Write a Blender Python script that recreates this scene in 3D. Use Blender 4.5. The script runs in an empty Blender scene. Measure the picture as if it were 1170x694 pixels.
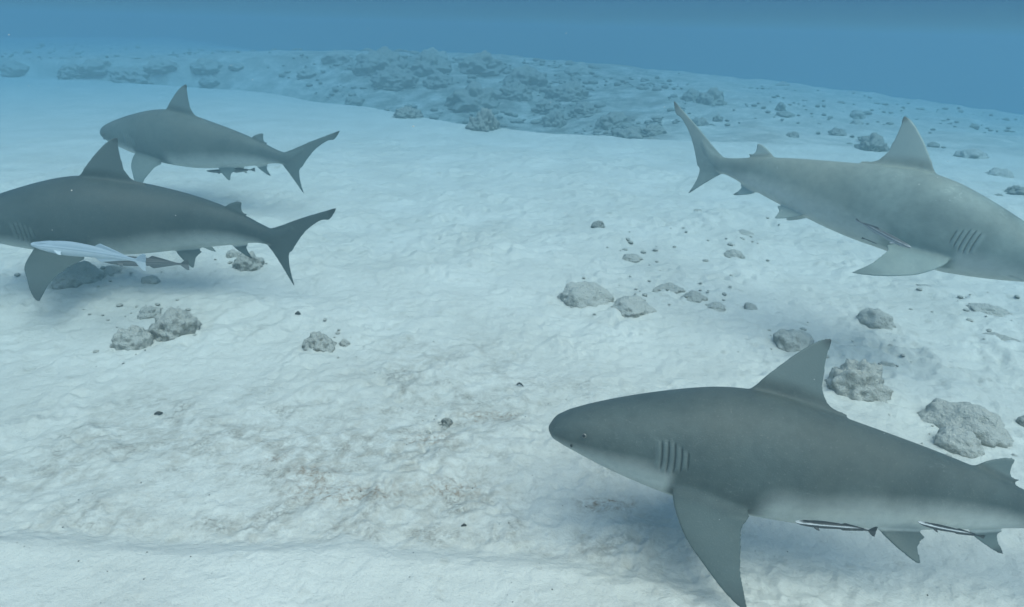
import bpy, bmesh, math, random
import numpy as np
from mathutils import Vector, Matrix, Euler

random.seed(7)
SC = bpy.context.scene
COL = SC.collection

# ------------------------------------------------------------------ camera
FPX, PW, PH = 762.0, 1170.0, 694.0
PITCH, ROLL, CZ = math.radians(22.3), math.radians(1.47), 2.0
CAM = np.array([0.0, 0.0, CZ])
FW = np.array([0, math.cos(PITCH), -math.sin(PITCH)])
_r0 = np.array([1.0, 0, 0]); _u0 = np.cross(_r0, FW)
RT = _r0 * math.cos(ROLL) + _u0 * math.sin(ROLL)
UP = _u0 * math.cos(ROLL) - _r0 * math.sin(ROLL)
cam_d = bpy.data.cameras.new('camera')
cam = bpy.data.objects.new('camera', cam_d); COL.objects.link(cam)
m = Matrix(((RT[0], UP[0], -FW[0], 0), (RT[1], UP[1], -FW[1], 0), (RT[2], UP[2], -FW[2], CZ), (0, 0, 0, 1)))
cam.matrix_world = m
cam_d.sensor_width = 36.0
cam_d.lens = 36.0 * FPX / PW
cam_d.clip_start = 0.05; cam_d.clip_end = 600
SC.camera = cam

# ------------------------------------------------------------------ daylight, filtered by the water above
SUN_EL, SUN_AZ = math.radians(62), math.radians(150)     # azimuth clockwise from +Y: from behind the camera, to its right
world = bpy.data.worlds.new('World'); SC.world = world; world.use_nodes = True
nt = world.node_tree; nt.nodes.clear()
sky = nt.nodes.new('ShaderNodeTexSky'); sky.sky_type = 'NISHITA'; sky.sun_disc = False
sky.sun_elevation = SUN_EL; sky.sun_rotation = SUN_AZ
tint = nt.nodes.new('ShaderNodeMix'); tint.data_type = 'RGBA'; tint.blend_type = 'MULTIPLY'; tint.inputs[0].default_value = 1
# daylight after some metres of sea water: pale overhead, deep blue along the long level paths
wtc = nt.nodes.new('ShaderNodeTexCoord'); wsx = nt.nodes.new('ShaderNodeSeparateXYZ'); wr = nt.nodes.new('ShaderNodeValToRGB')
wr.color_ramp.elements[0].position = 0.0; wr.color_ramp.elements[0].color = (.038, .132, .275, 1); wm = wr.color_ramp.elements.new(.10); wm.color = (.014, .068, .175, 1); wm = wr.color_ramp.elements.new(.22); wm.color = (.05, .15, .32, 1)
wr.color_ramp.elements[-1].position = 0.75; wr.color_ramp.elements[-1].color = (.98, .98, .79, 1)
nt.links.new(wtc.outputs['Generated'], wsx.inputs[0]); nt.links.new(wsx.outputs[2], wr.inputs[0]); nt.links.new(wr.outputs[0], tint.inputs[7])
bg = nt.nodes.new('ShaderNodeBackground'); bg.inputs['Strength'].default_value = 0.15
wo = nt.nodes.new('ShaderNodeOutputWorld')
nt.links.new(sky.outputs[0], tint.inputs[6]); nt.links.new(tint.outputs[2], bg.inputs[0]); nt.links.new(bg.outputs[0], wo.inputs[0])
sun_d = bpy.data.lights.new('sun', 'SUN'); sun = bpy.data.objects.new('sun', sun_d); COL.objects.link(sun)
sun_d.energy = 1.8; sun_d.angle = math.radians(56); sun_d.color = (0.99, 0.99, 0.86)
sd = Vector((math.sin(SUN_AZ) * math.cos(SUN_EL), math.cos(SUN_AZ) * math.cos(SUN_EL), math.sin(SUN_EL)))
sun.rotation_euler = sd.to_track_quat('Z', 'Y').to_euler(); sun.location = (3, -5, 12)
SC.view_settings.view_transform = 'Standard'; SC.view_settings.look = 'None'
SC.view_settings.exposure = 0.80; SC.view_settings.gamma = 1.0; SC.view_settings.use_curve_mapping = False
SC.cycles.use_denoising = True
SC.cycles.max_bounces = 8; SC.cycles.diffuse_bounces = 3; SC.cycles.glossy_bounces = 2
SC.cycles.volume_bounces = 2; SC.cycles.transparent_max_bounces = 8

# ------------------------------------------------------------------ numpy noise
def _hash(ix, iy, iz, seed):
    h = (ix * 374761393 + iy * 668265263 + iz * 2147483647 + seed * 974634777) & 0xFFFFFFFF
    h = ((h ^ (h >> 13)) * 1274126177) & 0xFFFFFFFF
    h = ((h ^ (h >> 16)) * 2246822519) & 0xFFFFFFFF
    return (h ^ (h >> 15)) & 0xFFFFFFFF
def perlin(P, seed=0):
    P = np.asarray(P, float)
    if P.shape[1] == 2:
        i = np.floor(P).astype(np.int64); f = P - i; u = f * f * f * (f * (f * 6 - 15) + 10)
        def g(dx, dy):
            a = _hash(i[:, 0] + dx, i[:, 1] + dy, 0 * i[:, 0], seed) * (2 * math.pi / 4294967296.0)
            return np.cos(a) * (f[:, 0] - dx) + np.sin(a) * (f[:, 1] - dy)
        a = g(0, 0) + u[:, 0] * (g(1, 0) - g(0, 0)); b = g(0, 1) + u[:, 0] * (g(1, 1) - g(0, 1))
        return 1.4 * (a + u[:, 1] * (b - a))
    i = np.floor(P).astype(np.int64); f = P - i; u = f * f * f * (f * (f * 6 - 15) + 10)
    def g(dx, dy, dz):
        h = _hash(i[:, 0] + dx, i[:, 1] + dy, i[:, 2] + dz, seed)
        ph = (h & 0xFFFF) * (2 * math.pi / 65536.0); cz = ((h >> 16) & 0xFFFF) / 32768.0 - 1; s = np.sqrt(np.maximum(0, 1 - cz * cz))
        return s * np.cos(ph) * (f[:, 0] - dx) + s * np.sin(ph) * (f[:, 1] - dy) + cz * (f[:, 2] - dz)
    L = lambda a, b, t: a + t * (b - a)
    x0 = L(L(g(0,0,0), g(1,0,0), u[:,0]), L(g(0,1,0), g(1,1,0), u[:,0]), u[:,1])
    x1 = L(L(g(0,0,1), g(1,0,1), u[:,0]), L(g(0,1,1), g(1,1,1), u[:,0]), u[:,1])
    return 1.4 * L(x0, x1, u[:, 2])
def fbm(P, oct=4, seed=0, gain=.5):
    r = 0; a = 1
    for o in range(oct):
        r = r + a * perlin(P * 2.03 ** o + 17.3 * o, seed + o); a *= gain
    return r
def worley(P, seed=0):
    P = np.asarray(P, float); i = np.floor(P).astype(np.int64); best = np.full(len(P), 9.0)
    for dx in (-1, 0, 1):
        for dy in (-1, 0, 1):
            for dz in (-1, 0, 1):
                c = i + np.array([dx, dy, dz]); h = _hash(c[:, 0], c[:, 1], c[:, 2], seed)
                q = np.stack([(h & 1023) / 1023.0, ((h >> 10) & 1023) / 1023.0, ((h >> 20) & 1023) / 1023.0], 1)
                best = np.minimum(best, ((c + q - P) ** 2).sum(1))
    return np.sqrt(best)
def worley2(P, seed=0):
    i = np.floor(P).astype(np.int64); best = np.full(len(P), 9.0)
    for dx in (-1, 0, 1):
        for dy in (-1, 0, 1):
            c0 = i[:, 0] + dx; c1 = i[:, 1] + dy; h = _hash(c0, c1, 0 * c0, seed)
            best = np.minimum(best, (c0 + (h & 1023) / 1023.0 - P[:, 0]) ** 2 + (c1 + ((h >> 10) & 1023) / 1023.0 - P[:, 1]) ** 2)
    return np.sqrt(best)
def sstep(a, b, x):
    t = np.clip((np.asarray(x, float) - a) / (b - a), 0, 1); return t * t * (3 - 2 * t)
def catmull(xk, yk, x):
    xk = np.asarray(xk, float); yk = np.asarray(yk, float); x = np.clip(x, xk[0], xk[-1])
    d = np.diff(yk) / np.diff(xk); mm = np.empty(len(xk)); mm[0] = d[0]; mm[-1] = d[-1]
    w1 = np.diff(xk)[1:]; w0 = np.diff(xk)[:-1]
    mm[1:-1] = (d[:-1] * w1 + d[1:] * w0) / (w0 + w1)
    i = np.clip(np.searchsorted(xk, x) - 1, 0, len(xk) - 2); h = xk[i + 1] - xk[i]; t = (x - xk[i]) / h
    return ((2*t**3-3*t**2+1)*yk[i] + (t**3-2*t**2+t)*h*mm[i] + (-2*t**3+3*t**2)*yk[i+1] + (t**3-t**2)*h*mm[i+1])

# ------------------------------------------------------------------ picture <-> place
def ray(px, py):
    d = FW + RT * (px - PW / 2) / FPX - UP * (py - PH / 2) / FPX
    return d                                             # unit distance along the view axis
def at(px, py, depth):
    return CAM + ray(px, py) * depth

# ------------------------------------------------------------------ seabed relief
def az_of(px, py): d = ray(px, py); return math.atan2(d[0], d[1])
_crest = [(-120, 84), (0, 88), (130, 95), (330, 110), (430, 126), (540, 145), (640, 156), (750, 162), (860, 170), (1000, 175), (1300, 190)]
_ca = np.array([az_of(*p) for p in _crest])
_cr = np.array([(lambda d: (0.12 - CZ) / d[2] * math.hypot(d[0], d[1]))(ray(*p)) for p in _crest])
_cd = np.interp(np.array([p[0] for p in _crest]), [-200, 640, 800, 2000], [.8, .7, 0.0, 0.0])
_sky = [(-100, 76, .0), (0, 72, .0), (200, 67, .0), (340, 60, .3), (420, 60, 1), (560, 64, 1), (700, 77, 1), (900, 98, 1), (1050, 119, 1), (1170, 137, 1), (1300, 155, 1)]
_sa = np.array([az_of(p[0], p[1]) for p in _sky]); RIDGE = 27.0
_sz = np.array([(lambda d: CZ + RIDGE * d[2] / math.hypot(d[0], d[1]))(ray(p[0], p[1])) for p in _sky])
LEDX, LEDY = [-3, -2.1, -1.2, -.65, .08, .5, .92, 2], [2.16, 2.165, 2.162, 2.18, 2.127, 2.06, 1.984, 1.85]
def terrain(x, y, detail=True, spacing=None):
    x = np.asarray(x, float); y = np.asarray(y, float)
    r = np.hypot(x, y); a = np.arctan2(x, y); ac = np.clip(a, -1.0, 1.0)
    rc = np.interp(ac, _ca, _cr) + .5 * perlin(np.stack([a * 6, a * 0 + .5], 1), 5)
    drop = np.interp(ac, _ca, _cd); rz = np.interp(ac, _sa, _sz)
    near = .12 * sstep(3.0, 10.0, r)
    t = np.clip((r - rc) / np.maximum(RIDGE - rc, 1.0), 0, 1)
    tt = t * t * (3 - 2 * t)
    z = near * (1 - tt) + rz * tt - drop * sstep(0, 1.2, r - rc) * (1 - sstep(.25, 1.0, t))
    # beyond the ridge the bottom falls away to the right, stays level on the left
    fall = np.interp(ac, [_sa[0], _sa[2], _sa[4], _sa[-1]], [.0, .0, .07, .09])
    z = z - fall * np.maximum(0, r - RIDGE) * sstep(RIDGE, RIDGE + 6, r)
    # raised bank in the foreground
    ex = np.interp(x, LEDX, LEDY) + .025 * perlin(np.stack([x * 1.7, y * .3], 1), 11)
    z = z + .06 * (1 - sstep(-.14, .04, y - ex)) * sstep(1.4, .5, x)
    z = z + .05 * perlin(np.stack([x * .45, y * .45], 1), 2) * sstep(1.5, 5, r)
    if detail:
        P = np.stack([x, y], 1)
        if spacing is None: spacing = np.full(len(x), .001)
        k = lambda lam: 1 - sstep(lam * .22, lam * .5, spacing)
        wp = P + .05 * np.stack([perlin(P * 5, 21), perlin(P * 5, 22)], 1)
        rough = (.55 + .45 * sstep(-.3, .5, perlin(P * .9, 23))) * (1 + 1.1 * sstep(3, 7.5, r))
        bank = (1 - sstep(-.05, .08, y - ex)) * sstep(1.4, .5, x)
        soft = .82 * (1 - .55 * bank)
        b1 = np.abs(perlin(wp * 3.4, 31)); b2 = np.abs(perlin(wp * 8.0, 32))
        w1 = worley2(wp * 6.5 + .25 * np.stack([perlin(P * 14, 25), perlin(P * 14, 26)], 1), 35); w2 = worley2(wp * 15 + .3, 36); w3 = worley2(P * 31, 37)
        m1 = sstep(-.45, .35, perlin(P * 2.1, 27)); m2 = sstep(-.4, .4, perlin(P * 3.3, 28))
        z = z + soft * rough * (.020 * (.35 - b1) * k(.28) + .018 * (.30 - b2) * k(.12) + .046 * m1 * np.minimum(w1, .75) * k(.15) + .032 * m2 * np.minimum(w2, .8) * k(.07) + .009 * w3 * k(.034))
        z = z + .018 * perlin(P * 1.6, 34) * k(.6)
        far = sstep(0.0, 2.5, r - rc)
        z = z + far * (.10 * fbm(P * .7, 3, 40) * k(1.4))
    return z
def ground_at(px, py):
    d = ray(px, py); s = 1.0
    lo, hi = 0.8, 60.0
    ss = np.geomspace(lo, hi, 400); pts = CAM + d[None] * ss[:, None]
    below = pts[:, 2] < terrain(pts[:, 0], pts[:, 1], False)
    i = int(np.argmax(below)) if below.any() else len(ss) - 1
    lo, hi = ss[max(i - 1, 0)], ss[i]
    for _ in range(30):
        mid = (lo + hi) / 2; p = CAM + d * mid
        if p[2] < terrain(p[:1], p[1:2], False)[0]: hi = mid
        else: lo = mid
    return CAM + d * hi, hi

# ------------------------------------------------------------------ helpers
def mesh_obj(name, V, F, mat=None, parent=None, smooth=True):
    me = bpy.data.meshes.new(name)
    V = np.asarray(V, np.float32)
    if isinstance(F, np.ndarray):
        n, kk = F.shape
        me.vertices.add(len(V)); me.vertices.foreach_set('co', V.ravel())
        me.loops.add(n * kk); me.loops.foreach_set('vertex_index', F.astype(np.int32).ravel())
        me.polygons.add(n); me.polygons.foreach_set('loop_start', np.arange(0, n * kk, kk, dtype=np.int32))
        me.update(calc_edges=True); me.validate()
    else:
        me.from_pydata(V.tolist(), [], F); me.update()
    if smooth: me.polygons.foreach_set('use_smooth', np.ones(len(me.polygons), bool))
    if mat: me.materials.append(mat)
    o = bpy.data.objects.new(name, me); COL.objects.link(o)
    if parent: o.parent = parent
    return o
def fattr(me, name, data, kind='FLOAT'):
    at_ = me.attributes.new(name, kind, 'POINT')
    if kind == 'FLOAT': at_.data.foreach_set('value', np.asarray(data, np.float32))
    else: at_.data.foreach_set('vector', np.asarray(data, np.float32).ravel())
def tag(o, label, cat, group=None):
    o['label'] = label; o['category'] = cat
    if group: o['group'] = group
    return o
class NT:
    def __init__(s, name):
        s.mat = bpy.data.materials.new(name); s.mat.use_nodes = True
        s.t = s.mat.node_tree; s.b = s.t.nodes['Principled BSDF']; s.o = s.t.nodes['Material Output']
    def n(s, typ, **kw):
        nd = s.t.nodes.new(typ)
        for k, v in kw.items():
            if k in nd.inputs: nd.inputs[k].default_value = v
            else: setattr(nd, k, v)
        return nd
    def l(s, a, b): s.t.links.new(a, b)
    def attr(s, name): return s.n('ShaderNodeAttribute', attribute_name=name)
    def noise(s, vec, scale, detail=4, rough=.55, dist=0):
        q = s.n('ShaderNodeTexNoise', Scale=scale, Detail=detail, Roughness=rough, Distortion=dist); s.l(vec, q.inputs['Vector']); return q
    def ramp(s, fac, a, b, ca=(0,0,0,1), cb=(1,1,1,1)):
        q = s.n('ShaderNodeValToRGB'); e = q.color_ramp.elements; e[0].position = a; e[1].position = b; e[0].color = ca; e[1].color = cb
        s.l(fac, q.inputs[0]); return q
    def mix(s, fac, a, b, mode='MIX'):
        q = s.n('ShaderNodeMix', data_type='RGBA', blend_type=mode)
        if hasattr(fac, 'is_output'): s.l(fac, q.inputs[0])
        else: q.inputs[0].default_value = fac
        for v, i in ((a, 6), (b, 7)):
            if hasattr(v, 'is_output'): s.l(v, q.inputs[i])
            else: q.inputs[i].default_value = v
        return q.outputs[2]
    def math(s, op, a, b=0.0, clamp=False):
        q = s.n('ShaderNodeMath', operation=op, use_clamp=clamp)
        for v, i in ((a, 0), (b, 1)):
            if hasattr(v, 'is_output'): s.l(v, q.inputs[i])
            else: q.inputs[i].default_value = v
        return q.outputs[0]
    def bump(s, h, strength, dist):
        q = s.n('ShaderNodeBump', Strength=strength, Distance=dist); s.l(h, q.inputs['Height']); s.l(q.outputs[0], s.b.inputs['Normal']); return q

# ------------------------------------------------------------------ materials
def mat_sand():
    m = NT('sand'); tc = m.n('ShaderNodeTexCoord').outputs['Object']
    n1 = m.noise(tc, 1.3, 5, .6); n2 = m.noise(tc, 9, 5, .6); n3 = m.noise(tc, 140, 3, .6)
    c = m.mix(m.ramp(n1.outputs[0], .35, .7).outputs[0], (.56, .545, .50, 1), (.66, .645, .60, 1))
    c = m.mix(m.ramp(n2.outputs[0], .58, .80).outputs[0], c, (.44, .42, .375, 1))
    c = m.mix(m.math('MULTIPLY', m.ramp(n3.outputs[0], .60, .70).outputs[0], .5), c, (.30, .27, .23, 1))
    st = m.attr('stain_shade').outputs['Fac']
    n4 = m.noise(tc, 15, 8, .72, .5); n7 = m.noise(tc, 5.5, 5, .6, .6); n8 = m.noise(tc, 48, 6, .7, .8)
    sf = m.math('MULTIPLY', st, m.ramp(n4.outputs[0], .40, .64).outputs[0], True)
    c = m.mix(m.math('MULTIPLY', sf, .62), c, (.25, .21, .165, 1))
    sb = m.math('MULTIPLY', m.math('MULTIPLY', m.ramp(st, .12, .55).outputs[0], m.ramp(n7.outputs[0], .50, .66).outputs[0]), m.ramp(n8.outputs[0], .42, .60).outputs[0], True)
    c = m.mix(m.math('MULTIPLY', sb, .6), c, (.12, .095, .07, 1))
    rb = m.attr('rust').outputs['Fac']; n5 = m.noise(tc, 34, 5, .7, .5)
    c = m.mix(m.math('MULTIPLY', rb, m.ramp(n5.outputs[0], .45, .7).outputs[0], True), c, (.20, .115, .06, 1))
    sl = m.attr('slope').outputs['Fac']; n6 = m.noise(tc, 1.6, 7, .68, .3)
    c = m.mix(m.math('MULTIPLY', sl, m.ramp(n6.outputs[0], .36, .60, (.12, .12, .12, 1), (1, 1, 1, 1)).outputs[0], True), c, (.20, .185, .16, 1))
    m.l(c, m.b.inputs['Base Color']); m.b.inputs['Roughness'].default_value = .95; m.b.inputs['Specular IOR Level'].default_value = .1
    h = m.math('ADD', m.math('MULTIPLY', m.noise(tc, 45, 4, .6).outputs[0], 1.0), m.math('ADD', m.math('MULTIPLY', m.noise(tc, 260, 2, .5).outputs[0], .35), m.math('MULTIPLY', m.noise(tc, 13, 4, .6, .3).outputs[0], 3.0)))
    m.bump(h, .7, .008)
    return m.mat
def mat_rock(name, dark, light, dust):
    m = NT(name); tc = m.n('ShaderNodeTexCoord').outputs['Object']; geo = m.n('ShaderNodeNewGeometry')
    n1 = m.noise(tc, 7, 6, .65); n2 = m.noise(tc, 30, 5, .65)
    c = m.mix(m.ramp(n1.outputs[0], .35, .68).outputs[0], dark, light)
    c = m.mix(m.math('MULTIPLY', m.ramp(n2.outputs[0], .5, .72).outputs[0], .5), c, (.12, .10, .075, 1))
    n9 = m.noise(tc, 3.5, 4, .6, .4); c = m.mix(m.math('MULTIPLY', m.ramp(n9.outputs[0], .5, .64).outputs[0], .55), c, (.13, .115, .06, 1))   # algal film
    sx = m.n('ShaderNodeSeparateXYZ'); m.l(geo.outputs['Normal'], sx.inputs[0])
    up = m.math('ADD', sx.outputs[2], m.math('MULTIPLY', m.math('SUBTRACT', n2.outputs[0], .5), 1.1))
    df = m.math('MULTIPLY', m.ramp(up, .0, .55).outputs[0], dust)      # sand lying on the upward faces
    c = m.mix(df, c, (.56, .54, .49, 1))
    m.l(c, m.b.inputs['Base Color']); m.b.inputs['Roughness'].default_value = .95; m.b.inputs['Specular IOR Level'].default_value = .1
    m.bump(m.math('ADD', n2.outputs[0], m.noise(tc, 80, 4, .6).outputs[0]), 1.0, .022)
    return m.mat
def mat_shark(name, k, tan):
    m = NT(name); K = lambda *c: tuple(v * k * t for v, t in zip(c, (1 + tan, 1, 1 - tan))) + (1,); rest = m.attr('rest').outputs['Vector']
    bel = m.attr('belly').outputs['Fac']; tip = m.attr('tip').outputs['Fac']; gl = m.attr('gill').outputs['Fac']; slit = m.attr('slit').outputs['Fac']
    n1 = m.noise(rest, 9, 5, .6); n2 = m.noise(rest, 60, 5, .65); n3 = m.noise(rest, 420, 2, .5)
    back = m.mix(m.ramp(n1.outputs[0], .3, .7).outputs[0], K(.060, .078, .074), K(.118, .146, .136))
    nb = m.noise(rest, 3.2, 4, .6, .4); back = m.mix(m.math('MULTIPLY', m.ramp(nb.outputs[0], .42, .66).outputs[0], .55), back, K(.126, .138, .118))     # brownish cast in patches
    back = m.mix(m.math('MULTIPLY', m.ramp(n2.outputs[0], .45, .75).outputs[0], .35), back, K(.050, .062, .060))
    back = m.mix(m.math('MULTIPLY', m.ramp(n3.outputs[0], .63, .72).outputs[0], .22), back, (.30, .30, .28, 1))
    mp = m.n('ShaderNodeMapping'); mp.inputs['Scale'].default_value = (7, 26, 26); m.l(rest, mp.inputs[0]); n5 = m.noise(mp.outputs[0], 1.6, 3, .5, .6)
    scr = m.math('MULTIPLY', m.ramp(m.math('ABSOLUTE', m.math('SUBTRACT', n5.outputs[0], .5)), .0, .006, (1, 1, 1, 1), (0, 0, 0, 1)).outputs[0], m.ramp(m.noise(rest, 14, 2).outputs[0], .56, .66).outputs[0])
    back = m.mix(m.math('MULTIPLY', scr, .7), back, K(.24, .27, .255))                 # old scratches
    back = m.mix(m.math('MULTIPLY', m.attr('fin').outputs['Fac'], .72), back, tuple(v * k ** .7 for v in (.185, .230, .222)) + (1,))
    bf = m.math('ADD', bel, m.math('MULTIPLY', m.math('MULTIPLY', m.math('SUBTRACT', n1.outputs[0], .5), 1.3), m.math('MULTIPLY', bel, m.math('SUBTRACT', 1.0, bel))), True)
    bf = m.ramp(bf, .05, .95).outputs[0]
    belly = m.mix(m.ramp(n2.outputs[0], .4, .75).outputs[0], (.50, .52, .48, 1), (.40, .42, .39, 1))
    c = m.mix(bf, back, belly)
    c = m.mix(m.math('MULTIPLY', gl, .45), c, tuple(v * k ** .5 for v in (.155, .19, .185)) + (1,))
    c = m.mix(m.math('MULTIPLY', tip, .6), c, (.045, .045, .043, 1))
    c = m.mix(m.math('MULTIPLY', slit, .6), c, (.035, .035, .035, 1))
    m.l(c, m.b.inputs['Base Color']); m.b.inputs['Roughness'].default_value = .55; m.b.inputs['Specular IOR Level'].default_value = .28
    m.bump(m.math('ADD', n3.outputs[0], m.math('MULTIPLY', n2.outputs[0], .6)), .25, .004)
    return m.mat
def mat_remora(name, base, stripe, belly):
    m = NT(name); rest = m.attr('rest').outputs['Vector']; sx = m.n('ShaderNodeSeparateXYZ'); m.l(rest, sx.inputs[0])
    n = m.noise(rest, 30, 4, .6)
    z = m.math('ADD', sx.outputs[2], m.math('MULTIPLY', m.math('SUBTRACT', n.outputs[0], .5), .01))
    az = m.math('ABSOLUTE', m.math('ADD', z, -.017))
    f = m.math('MULTIPLY', m.ramp(az, .003, .009, (1,1,1,1), (0,0,0,1)).outputs[0], m.ramp(sx.outputs[0], .62, .8, (1,1,1,1), (0,0,0,1)).outputs[0])
    c = m.mix(f, base, stripe)
    c = m.mix(m.ramp(z, -.05, -.03, (1,1,1,1), (0,0,0,1)).outputs[0], c, belly)
    m.l(c, m.b.inputs['Base Color']); m.b.inputs['Roughness'].default_value = .5; m.b.inputs['Specular IOR Level'].default_value = .25
    return m.mat
def mat_plain(name, col, rough=.8):
    m = NT(name); tc = m.n('ShaderNodeTexCoord').outputs['Object']; n = m.noise(tc, 40, 4, .6)
    c = m.mix(m.ramp(n.outputs[0], .3, .7).outputs[0], col, tuple(v * .7 for v in col[:3]) + (1,))
    m.l(c, m.b.inputs['Base Color']); m.b.inputs['Roughness'].default_value = rough; return m.mat
SAND = mat_sand()
ROCK = mat_rock('coral_rock', (.19, .17, .14, 1), (.34, .315, .265, 1), .85)
ROCKPALE = mat_rock('sandy_rock', (.27, .25, .21, 1), (.46, .435, .38, 1), 1.0)
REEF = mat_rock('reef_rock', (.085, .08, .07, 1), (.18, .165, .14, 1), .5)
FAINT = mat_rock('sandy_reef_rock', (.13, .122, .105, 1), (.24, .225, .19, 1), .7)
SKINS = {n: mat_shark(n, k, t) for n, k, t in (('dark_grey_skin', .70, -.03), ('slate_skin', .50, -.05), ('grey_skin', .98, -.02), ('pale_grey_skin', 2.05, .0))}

# ------------------------------------------------------------------ seabed
def build_seabed():
    rr = np.concatenate([np.linspace(.02, .85, 14)[:-1], np.geomspace(.85, 1.3, 30)[:-1], np.geomspace(1.3, 7, 420)[:-1], np.geomspace(7, 14, 170)[:-1], np.geomspace(14, 62, 110)])
    th = np.concatenate([np.linspace(-math.pi, -.95, 50)[:-1], np.linspace(-.95, .95, 640), np.linspace(.95, math.pi, 50)[1:]])[:-1]
    R, T = np.meshgrid(rr, th, indexing='ij'); x = (R * np.sin(T)).ravel(); y = (R * np.cos(T)).ravel()
    dth = np.gradient(th); sp = np.maximum(np.gradient(rr)[:, None], R * dth[None, :]).ravel()
    z = terrain(x, y, True, sp)
    nr, nth = len(rr), len(th)
    i, j = np.meshgrid(np.arange(nr - 1), np.arange(nth), indexing='ij'); j2 = (j + 1) % nth
    F = np.stack([i * nth + j, i * nth + j2, (i + 1) * nth + j2, (i + 1) * nth + j], -1).reshape(-1, 4)
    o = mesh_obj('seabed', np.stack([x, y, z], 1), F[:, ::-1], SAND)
    P = np.stack([x, y], 1)
    patch = lambda cx, cy, sx, sy: np.exp(-(((x - cx) / sx) ** 2 + ((y - cy) / sy) ** 2) ** 1.4)
    ex = np.interp(x, LEDX, LEDY)
    dirt_shade = np.maximum.reduce([1.0 * patch(-.75, 2.8, 1.1, .65), .8 * patch(-.3, 3.5, .8, .7), .45 * patch(.4, 2.6, .75, .45), .75 * patch(-1.8, 2.9, .9, .6)])  # weakest patch: brown dirt mixed with painted shade under the nearest shark
    dirt_shade = dirt_shade * sstep(-.06, .06, y - ex) * (.5 + .6 * sstep(-.4, .5, fbm(P * 2.6, 3, 51))) + .16 * sstep(.0, .6, fbm(P * 1.1, 3, 52)) * sstep(9, 5, np.hypot(x, y))
    dirt_shade = dirt_shade + .75 * np.exp(-((y - ex - .10) / .09) ** 2) * sstep(1.0, .2, x) * sstep(-3.0, -2.0, x) * (.3 + .7 * sstep(-.3, .4, fbm(P * 4, 3, 53)))
    fattr(o.data, 'stain_shade', np.clip(dirt_shade, 0, 1))
    rust = np.maximum.reduce([patch(*g) for g in ((-.93, 2.62, .14, .10), (-.42, 2.95, .16, .07), (-.25, 2.55, .16, .07), (-.1, 3.2, .2, .06), (-1.15, 2.75, .08, .05), (.45, 2.45, .15, .06), (-.75, 2.5, .3, .08))])
    fattr(o.data, 'rust', np.clip(rust, 0, 1))
    r = np.hypot(x, y); a = np.arctan2(x, y); rc = np.interp(a, _ca, _cr)
    reef = np.interp(a, [az_of(p, 100) for p in (-100, 0, 330, 400, 720, 800, 1000, 1300)], [.6, .7, .75, 1, 1, .6, .45, .4])
    fattr(o.data, 'slope', reef * sstep(.1, .9, r - rc) * (1 - .4 * sstep(24, 34, r)))
    o['kind'] = 'structure'
    return o
build_seabed()

# ------------------------------------------------------------------ voxel-joined animal bodies
def loft(xs, ring):
    n = len(xs); k = ring.shape[1]; V = ring.reshape(-1, 3)
    F = [(i * k + j, i * k + (j + 1) % k, (i + 1) * k + (j + 1) % k, (i + 1) * k + j) for i in range(n - 1) for j in range(k)]
    F.append(tuple(range(k))[::-1]); F.append(tuple((n - 1) * k + j for j in range(k)))
    return V, F
def fin(rows, frame, ns=36, nc=14, tmin=.0022):
    """rows: (leading chordwise, leading spanwise, trailing chordwise, trailing spanwise, thickness ratio)"""
    R = np.array(rows, float); s0 = np.linspace(0, 1, len(R)); s = np.linspace(0, 1, ns)
    I = [catmull(s0, R[:, c], s) for c in range(5)]
    o, ex, es, en = [np.array(v, float) for v in frame]
    c = (1 - np.cos(np.linspace(0, math.pi, nc))) / 2
    prof = 2.6 * (np.sqrt(c) * .5 - .16 * c - .34 * c ** 2) * 1.1; prof = np.maximum(prof, 0); prof /= prof.max()
    rings = []
    for q in range(ns):
        lx, lz, tx, tz, th = [v[q] for v in I]
        ch = math.hypot(tx - lx, tz - lz); half = np.maximum(prof * th * ch * .5, tmin * (.55 + .45 * (1 - c)))
        half[0] = tmin * .3; half[-1] = tmin * .35
        up = [o + ex * (lx + (tx - lx) * a) + es * (lz + (tz - lz) * a) + en * h for a, h in zip(c, half)]
        dn = [o + ex * (lx + (tx - lx) * a) + es * (lz + (tz - lz) * a) - en * h for a, h in zip(c, half)]
        rings.append(up + dn[::-1][1:-1] if False else up + dn[::-1])
    return loft(range(ns), np.array(rings))
def fuse(parts, voxel):
    V = []; F = []; o = 0
    for v, f in parts:
        V.append(v); F += [tuple(i + o for i in q) for q in f]; o += len(v)
    me = bpy.data.meshes.new('fuse'); me.from_pydata(np.concatenate(V).tolist(), [], F)
    bm = bmesh.new(); bm.from_mesh(me); bmesh.ops.recalc_face_normals(bm, faces=bm.faces); bm.to_mesh(me); bm.free()
    ob = bpy.data.objects.new('fuse', me); COL.objects.link(ob)
    md = ob.modifiers.new('r', 'REMESH'); md.mode = 'VOXEL'; md.voxel_size = voxel; md.adaptivity = 0
    dg = bpy.context.evaluated_depsgraph_get(); dg.update()
    out = bpy.data.meshes.new_from_object(ob.evaluated_get(dg))
    bpy.data.objects.remove(ob); bpy.data.meshes.remove(me)
    return out
def get_co(me):
    c = np.empty(len(me.vertices) * 3, np.float32); me.vertices.foreach_get('co', c); return c.reshape(-1, 3).astype(float)
def get_no(me):
    c = np.empty(len(me.vertices) * 3, np.float32); me.vertex_normals.foreach_get('vector', c); return c.reshape(-1, 3).astype(float)
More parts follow.
